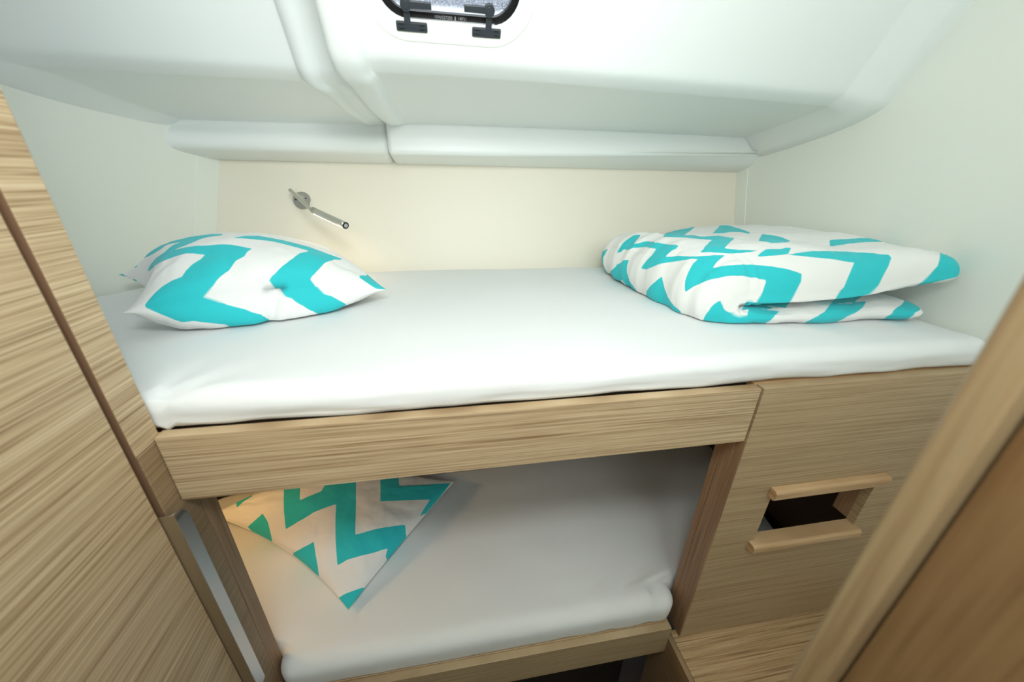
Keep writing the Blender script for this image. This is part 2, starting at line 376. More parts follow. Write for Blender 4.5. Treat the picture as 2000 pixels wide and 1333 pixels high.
# wardrobe on the left: the door with its pull, the fixed side panel with its edge strip
wd = thing('wardrobe', (-0.7, 0.0, FLOOR), 'tall light oak wardrobe filling the left edge, with a long metal door pull', 'wardrobe')
ZT = 0.60
box('door', XL - 0.02, XL, -0.75, 0.4375, FLOOR + 0.05, ZT, W_side, wd)
box('side_panel', XL - 0.02, XL, 0.4475, 0.492, -0.3395, ZT, W_side, wd)
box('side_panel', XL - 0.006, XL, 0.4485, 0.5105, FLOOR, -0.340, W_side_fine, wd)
box('edge_strip', XL - 0.005, XL - 0.0005, 0.5115, 0.543, -1.6, -0.380, W_post, wd)
M_gap = mat('brown_edge_band', srgb(128, 98, 74), 0.6)
box('gap_liner', XL - 0.03, XL - 0.0195, 0.430, 0.455, FLOOR, ZT, M_gap, wd, bv=0)
box('edge_band', XL - 0.019, XL - 0.0004, 0.4468, 0.4476, FLOOR, ZT, M_gap, wd, bv=0)
box('carcass', -0.95, XL - 0.022, -0.75, 0.485, FLOOR, ZT, W_shade_lining, wd, bv=0)
# finger pull: L section, bronze inner web and satin outer lip, curled at its top
pull = obj('door_pull', *(lambda: (
    (lambda pr, zs: ([(x, y, z) for z in zs for x, y in pr],
        [(i * 4 + j, i * 4 + (j + 1) % 4, (i + 1) * 4 + (j + 1) % 4, (i + 1) * 4 + j) for i in range(len(zs) - 1) for j in range(4)] + [(0, 1, 2, 3), tuple((len(zs) - 1) * 4 + j for j in (3, 2, 1, 0))]))
    ([(XL - 0.003, 0.4385), (XL + 0.0165, 0.4405), (XL + 0.0165, 0.4425), (XL - 0.003, 0.4405)], [-0.905, -0.60, -0.437])))(), M_pull, wd)
fix(pull); bevel(pull, 0.0005)
lipv, lipf = [], []
prof = [(0.0148, 0.4405), (0.0172, 0.4405), (0.0178, 0.462), (0.0154, 0.462)]
zs = [(-0.905, 0.0), (-0.893, 1.0), (-0.60, 1.0), (-0.462, 1.0), (-0.449, 0.92), (-0.441, 0.65), (-0.437, 0.25), (-0.4365, 0.0)]
for z, k in zs:
    for dx, y in prof: lipv.append((XL + dx - (1 - k) * 0.004, 0.4405 + (y - 0.4405) * (0.25 + 0.75 * k) if z < -0.8 else 0.4405 + (y - 0.4405) * (0.1 + 0.9 * k), z))
for i in range(len(zs) - 1):
    for j in range(4): lipf.append((i * 4 + j, i * 4 + (j + 1) % 4, (i + 1) * 4 + (j + 1) % 4, (i + 1) * 4 + j))
lipf += [(3, 2, 1, 0), tuple((len(zs) - 1) * 4 + j for j in range(4))]
lip = obj('pull_lip', lipv, lipf, M_steel, pull); fix(lip)

# upper berth: fascia board and base board
ub = thing('upper_berth', (0.06, 0.85, -0.46), 'upper berth base with an oak fascia board above the dark opening', 'bunk')
box('fascia', XL + 0.001, XO - 0.002, 0.480, 0.4985, -0.4485, -0.3330, W_front, ub, bv=0.0012)
box('base_board', XL + 0.001, 1.04, 0.5215, 1.20, -0.352, -0.3345, W_shade_lining, ub, bv=0)
struct(prism('trim_4', [(-1.14, 0.5215), (XL, 0.5215), (XL, 1.24), (-0.735, 1.24)], 2, -0.352, -0.3345, W_shade_lining))    # ledge carrying the left end, added to stop lamp light leaking up
# right cabinet front with the hand-hole
cb = thing('cabinet', (0.81, 0.55, -1.08), 'oak cabinet front on the right with a framed rectangular opening', 'cabinet')
def holed_panel(name, x0, x1, z0, z1, a0, a1, b0, b1, y0, y1, m, parent):
    v = []
    for y in (y0, y1):
        v += [(x0, y, z0), (x1, y, z0), (x1, y, z1), (x0, y, z1), (a0, y, b0), (a1, y, b0), (a1, y, b1), (a0, y, b1)]
    f = []
    for i in range(4):
        j = (i + 1) % 4
        f += [(i, j, 4 + j, 4 + i), (8 + j, 8 + i, 12 + i, 12 + j), (i, 8 + i, 8 + j, j), (4 + j, 12 + j, 12 + i, 4 + i)]
    o = obj(name, v, f, m, parent); fix(o); return bevel(o, 0.001)
box('edge_strip', XO + 0.0008, XO + 0.0036, 0.4803, 0.4985, -1.0795, -0.4500, W_post, cb, bv=0.0004)
holed_panel('front_panel', XO + 0.004, 1.079, -1.0795, -0.3330, 0.649, 0.918, -0.7630, -0.600, 0.480, 0.4985, W_front_fine, cb)
box('top_edge', XO + 0.002, 1.078, 0.4988, 0.520, -0.352, -0.3335, W_solid, cb)
def half_round(name, x0, x1, y0, y1, z0, z1, r, m, parent):
    """rail with its room side rounded over"""
    p = [(y1, z0), (y1, z1)]
    for cy_, cz_, a0 in ((y0 + r, z1 - r, 90), (y0 + r, z0 + r, 180)):
        for k in range(7): a = math.radians(a0 + 90 * k / 6); p.append((cy_ + r * math.cos(a), cz_ + r * math.sin(a)))
    return prism(name, p, 0, x0, x1, m, parent, bv=0.0006)
half_round('top_rail', 0.637, 0.924, 0.462, 0.4795, -0.603, -0.578, 0.007, W_solid, cb)
half_round('sill', 0.637, 0.924, 0.462, 0.4990, -0.764, -0.741, 0.008, W_solid, cb)
box('side_cheek', 0.9185, 0.932, 0.487, 0.535, -0.738, -0.600, W_post, cb)
box('end_panel', XO, XO + 0.010, 0.499, 0.526, -1.0795, -0.362, W_post, cb)
box('end_panel', XO, XO + 0.014, 0.5265, 0.545, -1.0795, -0.362, W_post, cb)
# lower berth: front board, lining, end wall toned for shade
lb = thing('lower_berth', (0.1, 0.8, -1.20), 'lower berth base with an oak front board behind the opening', 'bunk')
box('front_board', XL + 0.002, 0.5085, 0.480, 0.4975, -1.135, -1.034, W_front_fine, lb, bv=0.001)
box('top_strip', XL + 0.002, 0.5085, 0.498, 0.515, -1.052, -1.034, W_solid, lb, bv=0.001)
box('base_board', -0.82, 0.98, 0.5460, 1.06, -1.056, -1.040, W_shade_lining, lb, bv=0)
# the low step / seat under the cabinet
st = thing('step_box', (0.8, 0.1, FLOOR), 'low oak step box below the cabinet, in the lower right', 'step')
box('top_board', 0.5225, 1.079, -0.35, 0.4985, -1.0985, -1.0800, W_step, st, bv=0.001)
box('side_board', 0.509, 0.5215, -0.35, 0.530, FLOOR, -1.0800, W_side_fine, st, bv=0.001)
box('rear_board', 0.5225, 1.079, 0.475, 0.498, FLOOR, -1.0990, W_shade_lining, st, bv=0)
# lining of the lower berth, shade put into its dark brown
struct(box('wall_lower_back', -0.86, 1.0, 1.062, 1.080, -1.3, -0.363, W_shade_lining, bv=0))
struct(box('wall_lower_right', 0.985, 1.0, 0.51, 1.0615, -1.3, -0.363, W_shade_lining, bv=0))
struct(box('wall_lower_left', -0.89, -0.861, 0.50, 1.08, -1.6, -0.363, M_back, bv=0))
struct(box('wall_under_berth', -0.86, 0.508, 0.62, 0.64, FLOOR, -1.057, W_shade_lining, bv=0))

# door frame at the right edge, close to the lens
df = struct(bpy.data.objects.new('door_1', None)); C.objects.link(df); df.location = (0.29, 0.07, FLOOR)
q_ = 0.70
pts = []
for k in range(7):
    a = math.radians(90 + 90 * k / 6); pts.append((0.394 + 0.006 * math.cos(a), 0.1765 + 0.006 * math.sin(a)))
for k in range(7):
    a = math.radians(180 + 90 * k / 6); pts.append((0.393 + 0.005 * math.cos(a), 0.159 + 0.005 * math.sin(a)))
prism('door_frame', [(x * q_ - 0.010, y * q_) for x, y in pts + [(0.43, 0.154), (0.43, 0.1825)]], 2, FLOOR, 0.52, W_door, df)
box('door_leaf', 0.408 * q_ - 0.010, 0.44 * q_, -0.12, 0.152 * q_, FLOOR, 0.52, W_door_dark, df)

# ---------------------------------------------------------------- reading lamp on the back wall
by = back_y(-0.073)
nrm = Vector((0, -1, 0.287)).normalized()
bp_ = Vector((-0.4435, by, -0.074)) + nrm * 0.0005
rl = thing('reading_lamp', bp_, 'slim chrome reading lamp with a bent neck on the back wall', 'lamp')
def disc(name, c, n, r, t, m, parent, bv=0.0008, seg=40):
    n = Vector(n).normalized(); a = n.cross(Vector((0.3, 0.1, 1))).normalized(); b = n.cross(a)
    v = [Vector(c) + (a * math.cos(2 * math.pi * k / seg) + b * math.sin(2 * math.pi * k / seg)) * r + n * h for h in (0, t) for k in range(seg)]
    f = [tuple(range(seg)), tuple(range(2 * seg - 1, seg - 1, -1))] + [(i, i + seg, (i + 1) % seg + seg, (i + 1) % seg) for i in range(seg)]
    o = obj(name, v, f, m, parent); fix(o)
    for p in o.data.polygons: p.use_smooth = len(p.vertices) == 4
    if bv: bevel(o, bv)
    return o
disc('wall_plate', bp_, nrm, 0.0265, 0.004, M_chrome, rl)
for dx, dz in ((-0.017, 0.002), (0.012, 0.006)):
    disc('screw', bp_ + nrm * 0.0042 + Vector((dx, 0, dz)), nrm, 0.0022, 0.0006, M_black, rl, 0, 12)
T0, T1 = Vector((-0.369, 1.160, -0.088)), Vector((-0.263, 1.060, -0.119))
P0 = bp_ + nrm * 0.004
neck = [P0 + Vector((-0.010, 0, 0.014)), P0 + nrm * 0.03 + Vector((-0.014, 0, 0.018)), P0 + nrm * 0.052 + Vector((-0.010, 0, 0.016)),
        P0 + nrm * 0.064 + Vector((0.0, 0, 0.008)), T0 - (T1 - T0).normalized() * 0.012 + Vector((0, 0, 0.0)), T0]
def crom(ps, n=8):
    ps = [Vector(p) for p in ps]; q = [ps[0] * 2 - ps[1]] + ps + [ps[-1] * 2 - ps[-2]]; r = []
    for i in range(1, len(q) - 2):
        for k in range(n):
            t = k / n; r.append(0.5 * ((2 * q[i]) + (q[i + 1] - q[i - 1]) * t + (2 * q[i - 1] - 5 * q[i] + 4 * q[i + 1] - q[i + 2]) * t * t + (3 * q[i] - q[i - 1] - 3 * q[i + 1] + q[i + 2]) * t ** 3))
    return r + [ps[-1]]
tube('neck', crom(neck), 0.0048, M_chrome, rl)
td = (T1 - T0).normalized()
tube('tube', [T0, T0 + td * 0.004, T0 + td * 0.0041] + [T0 + (T1 - T0) * k for k in (0.2, 0.5, 0.8, 1.0)], [0.0052, 0.0082, 0.0088, 0.0088, 0.0088, 0.0088, 0.0088], M_chrome, rl, 24)
disc('end_ring', T1, td, 0.0089, 0.0016, M_black, rl, 0.0003)
disc('switch', T1 + td * 0.0012, td, 0.0053, 0.0012, M_plastic if False else M_steel, rl, 0.0004)
dn = (Vector((-0.30, -0.22, -1)) - td * Vector((-0.30, -0.22, -1)).dot(td)).normalized(); sd = td.cross(dn)
q0, q1 = T0 + td * 0.014 + dn * 0.0082, T1 - td * 0.012 + dn * 0.0082
lv = [p + sd * a * 0.0026 + dn * h for p in (q0, q1) for a, h in ((-1, 0), (1, 0), (1, 0.0012), (-1, 0.0012))]
fix(obj('light_strip', lv, [(0, 1, 2, 3), (7, 6, 5, 4), (0, 4, 5, 1), (1, 5, 6, 2), (2, 6, 7, 3), (3, 7, 4, 0)], M_lens, rl))
sp = area('reading_lamp_glow', (T0 + T1) / 2 + dn * 0.012, (0, 0, 0), 0.08, 0.16, (1.0, 0.74, 0.46), 0.01)
sp.rotation_euler = Matrix((td, sd, -dn)).transposed().to_euler()
# warm lamp at the head of the lower berth, hidden behind the wardrobe side
ll = bpy.data.lights.new('lower_berth_lamp', 'POINT'); ll.energy = 2.6; ll.color = (1.0, 0.60, 0.24); ll.shadow_soft_size = 0.03
llo = bpy.data.objects.new('lower_berth_lamp', ll); C.objects.link(llo); llo.location = (-0.74, 0.72, -0.55)

# ---------------------------------------------------------------- mattresses
def fbm(x, y, z=0.0, o=3): return noise.fractal(Vector((x, y, z)), 0.6, 2.0, o)
def mattress(name, corners, ztop, zbot, r, m, label, wrinkle, lo_wave=0.0035, nu=150, nv=90, ext_extra=0.0):
    """corners FL FR BR BL (x, y) of the footprint; rounded top edge, vertical side, wavy hem"""
    FL, FR, BR, BL = [Vector(c) for c in corners]
    H = ztop - zbot; side = [0.0]
    ne = 12; Lq = r * math.pi / 2; Lt = Lq + (H - r)
    def axis(n, length):
        e = [-(Lt) * (1 - k / ne) for k in range(ne)]; e2 = [length_ + Lt * (k + 1) / ne for k, length_ in ((k, length) for k in range(ne))]
        return e + [length * k / (n - 1) for k in range(n)] + e2
    wx = (FR - FL).length - 2 * r; wy = (BL - FL).length * 0.5 + (BR - FR).length * 0.5 - 2 * r
    U, V = axis(nu, wx), axis(nv, wy); verts = []
    for u in U:
        for v in V:
            a = -u if u < 0 else (u - wx if u > wx else 0); b = -v if v < 0 else (v - wy if v > wy else 0)
            sa = -1 if u < 0 else 1; sb = -1 if v < 0 else 1
            d = min(math.hypot(a, b), Lt); L2 = math.hypot(a, b) or 1
            if d <= Lq: off = r * math.sin(d / r); drop = r * (1 - math.cos(d / r))
            else: off = r; drop = r + (d - Lq)
            x = min(max(u, 0), wx) + sa * off * a / L2; y = min(max(v, 0), wy) + sb * off * b / L2
            fu, fv = (x + r) / (wx + 2 * r), (y + r) / (wy + 2 * r)
            p = FL.lerp(FR, fu).lerp(BL.lerp(BR, fu), fv)
            k = drop / H
            z = ztop - drop
            z += lo_wave * k * (fbm(p.x * 3.1, p.y * 3.1, 4.0) + 0.7)
            pz, px_, py_ = wrinkle(p.x, p.y, k)
            verts.append((p.x + px_, p.y + py_, z + pz))
    nU, nV = len(U), len(V)
    f = grid_faces(nU, nV)
    edge = [i * nV for i in range(nU)] + [(nU - 1) * nV + j for j in range(1, nV)] + [i * nV + nV - 1 for i in range(nU - 2, -1, -1)] + [j for j in range(nV - 2, 0, -1)]
    f.append(tuple(edge))
    o = obj(name, verts, f, m, smooth=True); fix(o)
    return tag(o, label, 'mattress')
def g(x, c, s): return math.exp(-((x - c) / s) ** 2)
def wr_up(x, y, k):
    z = 0.0035 * fbm(x * 2.2, y * 2.2, 1) + 0.0008 * fbm(x * 9, y * 9, 2)
    # creases running out of the left front corner, and long soft folds along the front face
    dx, dy = x + 0.40, y - 0.50; rr = math.hypot(dx, dy)
    z += 0.006 * math.exp(-rr / 0.05) * math.sin(math.atan2(dy, dx) * 7)
    yy = -0.004 * k * (fbm(x * 4, 7.0, k * 3) + 0.5) if y < 0.6 else 0
    yy -= 0.006 * math.sin(math.pi * min(k, 1)) if y < 0.6 else 0
    tx = max(-0.965, left_x(y) + 0.010) - (-0.960 + 0.301 * (y - 0.502))      # the left end follows the hull wall
    return z, tx * min(1, max(0, (-x - 0.4) / 0.35)) ** 2, yy
mattress('mattress', [(-0.960, 0.502), (1.073, 0.502), (1.073, 1.240), (-0.738, 1.240)], -0.279, -0.3325, 0.024, M_sheet,
         'upper berth mattress under a smooth white fitted sheet', wr_up)
def wr_lo(x, y, k):
    z = 0.004 * fbm(x * 2.5, y * 2.5, 5) + 0.0012 * fbm(x * 8, y * 8, 2)
    if x > 0.15 and y < 0.62:
        z += 0.004 * (x - 0.15) / 0.3 * math.sin(x * 60 + 3 * fbm(x * 5, y * 6, 1)) * g(y, 0.52, 0.05)
    q = min(1, max(0, (y - 0.545) / 0.08)); q = q * q * (3 - 2 * q)      # wider behind the uprights
    return z, 0.41 * q * max(0, x / 0.53) ** 3 - 0.33 * q * max(0, -x / 0.41) ** 3, -0.004 * math.sin(math.pi * min(k, 1))
mattress('mattress', [(-0.407, 0.499), (0.522, 0.499), (0.56, 1.05), (-0.43, 1.05)], -0.955, -1.0335, 0.032, M_sheet,
         'lower berth mattress under a white sheet, shaded by the berth above', wr_lo)

# ---------------------------------------------------------------- printed cotton: pillows and the folded duvet
def poly_sdf(U, V, polys):
    """signed distance to a set of polygons in the cloth's own coordinates (positive inside)"""
    best = np.full(U.shape, 1e9); inside = np.zeros(U.shape, bool)
    for P in polys:
        P = np.array(P, float); Q = np.roll(P, -1, 0)
        c = np.zeros(U.shape, bool)
        for (x0, y0), (x1, y1) in zip(P, Q):
            dx, dy = x1 - x0, y1 - y0; L2 = dx * dx + dy * dy + 1e-12
            t = np.clip(((U - x0) * dx + (V - y0) * dy) / L2, 0, 1)
            best = np.minimum(best, np.hypot(U - x0 - t * dx, V - y0 - t * dy))
            if y0 != y1: c ^= ((y0 > V) != (y1 > V)) & (U < (x1 - x0) * (V - y0) / (y1 - y0) + x0)
        inside ^= c
    return np.where(inside, best, -best)
def chevron(U, V, period, amp, wave):
    tri = np.abs(((V / wave) % 1.0) - 0.5) * 2
    d = ((U + amp * tri) / period) % 1.0
    return (0.25 - np.abs(d - 0.5)) * period
def add_ink(o, vals):
    at = o.data.attributes.new('ink', 'FLOAT', 'POINT'); at.data.foreach_set('value', np.asarray(vals, np.float32))
PR = {'pillow_upper':[[(-1.001,0.89),(-0.992,0.933),(-0.97,0.984),(-0.935,1.0),(-0.992,1.006),(-1.005,1.0)],
 [(-0.985,0.329),(-0.972,0.205),(-0.922,-0.106),(-0.896,-0.177),(-0.865,-0.233),(-0.865,-0.288),(-0.871,-0.298),(-0.881,-0.301),(-0.882,-0.329),(-0.852,-0.335),(-0.845,-0.342),(-0.822,-0.41),(-0.76,-0.466),(-0.727,-0.474),(-0.682,-0.468),(-0.648,-0.475),(-0.624,-0.485),(-0.576,-0.52),(-0.526,-0.529),(-0.453,-0.563),(-0.395,-0.6),(-0.39,-0.612),(-0.436,-0.671),(-0.513,-0.724),(-0.56,-0.781),(-0.6,-0.848),(-0.671,-0.857),(-0.749,-0.885),(-0.801,-0.926),(-0.859,-0.992),(-0.857,-1.0),(-0.792,-1.011),(-0.526,-1.011),(-0.488,-1.0),(-0.417,-0.992),(-0.396,-0.984),(-0.314,-0.935),(-0.271,-0.899),(-0.191,-0.797),(-0.12,-0.77),(-0.089,-0.716),(-0.035,-0.652),(-0.035,-0.638),(-0.069,-0.624),(-0.097,-0.588),(-0.169,-0.513),(-0.288,-0.469),(-0.342,-0.459),(-0.423,-0.419),(-0.538,-0.342),(-0.599,-0.274),(-0.588,-0.265),(-0.538,-0.287),(-0.513,-0.287),(-0.462,-0.273),(-0.41,-0.246),(-0.383,-0.213),(-0.342,-0.133),(-0.288,-0.1),(-0.274,-0.123),(-0.26,-0.134),(-0.246,-0.131),(-0.205,-0.109),(-0.163,-0.075),(-0.134,0.021),(-0.15,0.064),(-0.152,0.106),(-0.16,0.12),(-0.181,0.135),(-0.205,0.188),(-0.216,0.163),(-0.233,0.144),(-0.26,0.126),(-0.288,0.118),(-0.356,0.156),(-0.396,0.233),(-0.395,0.274),(-0.342,0.333),(-0.315,0.337),(-0.31,0.342),(-0.311,0.89),(-0.371,0.89),(-0.458,0.862),(-0.46,0.852),(-0.475,0.849),(-0.917,0.849),(-0.945,0.771),(-0.954,0.727),(-0.952,0.706),(-0.926,0.725),(-0.899,0.778),(-0.636,0.778),(-0.634,0.771),(-0.658,0.749),(-0.668,0.727),(-0.702,0.694),(-0.738,0.691),(-0.792,0.658),(-0.802,0.657),(-0.812,0.646),(-0.822,0.645),(-0.832,0.633),(-0.862,0.628),(-0.873,0.612),(-0.883,0.588),(-0.886,0.526),(-0.857,0.383),(-0.867,0.288),(-0.852,0.25),(-0.802,0.186),(-0.781,0.166),(-0.738,0.141),(-0.705,0.146),(-0.659,0.18),(-0.6,0.169),(-0.585,0.12),(-0.562,0.078),(-0.552,0.035),(-0.525,-0.007),(-0.526,-0.022),(-0.563,-0.034),(-0.6,-0.036),(-0.716,-0.131),(-0.738,-0.134),(-0.765,-0.12),(-0.798,-0.078),(-0.811,-0.035),(-0.832,0.005),(-0.923,0.149),(-0.952,0.235),(-0.984,0.395)],
 [(-0.109,-0.356),(-0.103,-0.369),(-0.05,-0.381),(0.064,-0.379),(0.177,-0.402),(0.206,-0.423),(0.246,-0.469),(0.302,-0.509),(0.369,-0.553),(0.437,-0.588),(0.433,-0.612),(0.423,-0.632),(0.383,-0.665),(0.342,-0.678),(0.329,-0.69),(0.288,-0.749),(0.219,-0.829),(0.12,-0.921),(0.053,-0.968),(-0.01,-0.992),(0.035,-1.003),(0.106,-1.011),(0.315,-1.007),(0.351,-1.0),(0.313,-0.992),(0.366,-0.968),(0.406,-0.935),(0.563,-0.771),(0.636,-0.686),(0.648,-0.675),(0.716,-0.638),(0.749,-0.599),(0.705,-0.596),(0.624,-0.542),(0.561,-0.513),(0.529,-0.488),(0.496,-0.449),(0.44,-0.396),(0.386,-0.369),(0.349,-0.329),(0.302,-0.297),(0.246,-0.228),(0.233,-0.22),(0.191,-0.212),(0.12,-0.174),(0.078,-0.193),(0.035,-0.228),(0.007,-0.231),(-0.044,-0.302)],
 [(0.779,-0.935),(0.815,-0.968),(0.852,-0.992),(0.908,-1.002),(0.992,-0.996),(1.0,-0.986),(1.005,-0.943),(1.01,-0.781),(1.006,-0.694),(1.0,-0.683),(0.952,-0.684),(0.89,-0.805),(0.802,-0.873),(0.773,-0.917),(0.771,-0.926)],
 [(1.999,0.89),(2.024,0.928),(3.694,0.928),(3.744,1.0),(3.738,1.006),(2.008,1.006),(1.995,1.0),(1.993,0.976)],
 [(2.008,0.727),(2.048,0.812),(3.612,0.812),(3.621,0.802),(3.608,0.771),(3.588,0.743),(3.585,0.727),(3.538,0.685),(3.526,0.684),(3.513,0.668),(3.485,0.659),(3.462,0.639),(3.447,0.636),(3.439,0.624),(3.439,-0.812),(3.435,-0.832),(3.431,-0.842),(3.368,-0.899),(3.269,-0.952),(3.163,-0.986),(3.036,-1.0),(3.05,-1.009),(3.191,-1.011),(3.288,-1.009),(3.494,-0.984),(3.546,-0.968),(3.598,-0.943),(3.637,-0.917),(3.663,-0.89),(3.655,-0.852),(3.668,-0.822),(3.67,-0.76),(3.656,-0.749),(3.643,-0.716),(3.64,-0.659),(3.64,0.792),(3.636,0.822),(3.653,0.832),(3.656,0.852),(3.648,0.858),(2.048,0.857),(2.032,0.848),(2.012,0.802),(2.005,0.76)],
 [(2.143,-1.0),(2.208,-1.011),(2.474,-1.011),(2.512,-1.0),(2.644,-0.992),(2.823,-0.96),(2.95,-0.923),(2.986,-0.89),(3.039,-0.812),(3.049,-0.781),(3.043,-0.727),(3.043,0.383),(3.021,0.387),(3.017,0.383),(2.979,0.351),(2.95,0.336),(2.922,0.334),(2.88,0.312),(2.809,0.295),(2.795,0.283),(2.767,0.277),(2.752,0.26),(2.753,-0.771),(2.731,-0.812),(2.712,-0.828),(2.644,-0.858),(2.493,-0.899),(2.474,-0.901),(2.4,-0.879),(2.352,-0.901),(2.225,-0.976),(2.187,-0.992)],
 [(3.999,-0.984),(4.002,-0.917),(3.998,-0.917),(3.994,-0.952)]],'pillow_lower':[[(-1.002,-0.612),(-1.0,-0.622),(-0.976,-0.622),(-0.943,-0.642),(-0.812,-0.744),(-0.806,-0.738),(-0.812,-0.716),(-0.842,-0.659),(-0.857,-0.6),(-0.857,-0.526),(-0.876,-0.449),(-0.884,-0.436),(-0.96,-0.383),(-1.0,-0.383),(-1.008,-0.563)],
 [(-0.892,0.078),(-0.881,0.075),(-0.873,0.064),(-0.699,-0.078),(-0.5,-0.263),(-0.302,-0.474),(-0.05,-0.778),(-0.018,-0.682),(0.048,-0.396),(0.149,-0.148),(0.163,-0.137),(0.383,-0.433),(0.65,-0.76),(0.671,-0.776),(0.714,-0.671),(0.792,-0.562),(0.926,-0.355),(0.96,-0.294),(0.984,-0.365),(1.0,-0.388),(1.011,-0.274),(1.009,-0.092),(1.0,-0.024),(0.968,0.022),(0.943,0.054),(0.935,0.051),(0.813,-0.092),(0.681,-0.274),(0.612,-0.381),(0.462,-0.18),(0.021,0.384),(-0.135,0.579),(-0.205,0.658),(-0.233,0.648),(-0.274,0.622),(-0.383,0.541),(-0.411,0.513),(-0.234,0.177),(-0.152,-0.007),(-0.149,-0.021),(-0.205,-0.279),(-0.219,-0.288),(-0.342,-0.146),(-0.6,0.105),(-0.716,0.079)],
 [(-0.471,-0.984),(-0.435,-1.0),(-0.342,-1.007),(-0.205,-1.009),(-0.132,-1.0),(-0.127,-0.992),(-0.13,-0.984),(-0.156,-0.943),(-0.26,-0.828),(-0.288,-0.802),(-0.423,-0.718),(-0.436,-0.715),(-0.434,-0.842),(-0.449,-0.935)],
 [(0.02,0.842),(0.513,0.184),(0.771,0.415),(0.89,0.502),(0.943,0.549),(0.984,0.268),(1.0,0.369),(0.999,0.624),(0.992,0.801),(0.975,0.943),(0.968,0.964),(0.908,0.927),(0.745,0.802),(0.682,0.734),(0.513,0.602),(0.488,0.577),(0.2,0.968),(0.2,1.0),(0.177,1.005),(0.041,1.0),(0.037,0.96),(0.047,0.943),(0.047,0.926),(0.038,0.899),(0.01,0.862)],
 [(0.168,-1.0),(0.233,-1.008),(0.5,-1.007),(0.556,-1.0),(0.552,-0.984),(0.513,-0.937),(0.413,-0.842),(0.302,-0.726),(0.232,-0.917),(0.205,-0.963)],
 [(0.859,-1.0),(0.89,-1.007),(0.943,-1.01),(1.0,-1.01),(1.01,-1.0),(1.011,-0.842),(1.001,-0.749),(0.899,-0.917)],
 [(2.542,-0.984),(2.565,-1.0),(2.658,-1.007),(2.795,-1.009),(2.868,-1.0),(2.849,-0.992),(2.849,0.12),(2.781,0.202),(2.671,0.318),(2.644,0.32),(2.604,0.293),(2.591,0.291),(2.577,0.277),(2.564,0.276),(2.551,0.261),(2.542,0.26)],
 [(3.019,-0.021),(3.149,-0.177),(3.149,-0.992),(3.168,-1.0),(3.233,-1.008),(3.5,-1.007),(3.556,-1.0),(3.556,-0.588),(3.552,-0.576),(3.52,-0.538),(3.444,-0.462),(3.392,-0.396),(3.383,-0.387),(3.367,-0.383),(3.369,-0.378),(3.984,-0.378),(4.0,-0.388),(4.011,-0.274),(4.009,-0.092),(4.0,-0.024),(3.984,-0.012),(3.021,-0.012)],
 [(3.748,-0.749),(3.785,-0.792),(3.802,-0.8),(3.854,-0.871),(3.859,-1.0),(3.89,-1.007),(3.943,-1.01),(4.0,-1.01),(4.01,-1.0),(4.011,-0.842),(4.0,-0.745),(3.749,-0.743)],
 [(3.907,0.935),(3.908,0.928),(3.96,0.927),(3.966,0.935),(3.966,0.968),(3.96,0.973),(3.938,0.968)]],'duvet':[[(-1.0,-0.89),(-0.946,-0.966),(-0.937,-0.992),(-0.94,-1.0),(-0.906,-1.011),(-0.886,-1.005),(-0.873,-0.992),(-0.885,-0.947),(-0.885,0.312),(-0.88,0.32),(-0.839,0.262),(-0.124,0.262),(-0.117,0.248),(-0.104,0.264),(-0.084,0.183),(-0.097,0.155),(-0.11,0.145),(-0.124,0.161),(-0.151,0.165),(-0.786,0.166),(-0.786,0.123),(-0.742,0.061),(-0.723,-0.007),(-0.723,-0.958),(-0.717,-0.978),(-0.724,-0.996),(-0.739,-1.0),(-0.686,-1.011),(-0.659,-1.01),(-0.632,-1.001),(-0.618,-0.996),(-0.613,-0.983),(-0.627,-0.923),(-0.627,-0.194),(-0.627,-0.181),(-0.645,-0.143),(-0.67,-0.114),(-0.679,-0.08),(-0.672,-0.075),(-0.11,-0.072),(-0.104,-0.082),(-0.024,0.088),(0.017,0.106),(0.05,0.108),(0.054,0.114),(0.041,0.181),(0.003,0.305),(-0.017,0.324),(-0.038,0.363),(-0.084,0.495),(-0.11,0.546),(-0.117,0.544),(-0.115,0.497),(-0.117,0.486),(-0.124,0.481),(-0.953,0.481),(-0.96,0.493),(-1.0,0.495)],
 [(-1.001,0.684),(-1.0,0.678),(-0.171,0.678),(-0.151,0.674),(-0.137,0.655),(-0.124,0.659),(-0.09,0.657),(-0.05,0.674),(-0.023,0.672),(-0.003,0.679),(0.037,0.655),(0.077,0.647),(0.081,0.653),(0.065,0.704),(0.067,0.788),(0.057,0.838),(0.046,0.947),(0.046,1.0),(-0.003,1.007),(-1.0,1.002)],
 [(-0.58,-0.221),(-0.572,-0.224),(-0.554,-0.26),(-0.546,-0.299),(-0.514,-0.4),(-0.513,-0.929),(-0.501,-0.973),(-0.504,-0.996),(-0.509,-1.0),(-0.485,-1.01),(-0.418,-1.011),(-0.344,-1.0),(-0.097,-0.997),(-0.01,-0.983),(0.017,-0.973),(-0.057,-0.949),(-0.137,-0.896),(-0.204,-0.886),(-0.231,-0.861),(-0.251,-0.85),(-0.308,-0.779),(-0.318,-0.774),(-0.327,-0.761),(-0.338,-0.723),(-0.331,-0.716),(-0.13,-0.716),(-0.117,-0.717),(-0.11,-0.733),(-0.104,-0.683),(-0.103,-0.733),(-0.097,-0.741),(-0.09,-0.739),(-0.081,-0.723),(-0.075,-0.684),(-0.063,-0.653),(-0.052,-0.589),(-0.023,-0.532),(0.03,-0.462),(-0.003,-0.413),(-0.064,-0.294),(-0.117,-0.213),(-0.579,-0.213)],
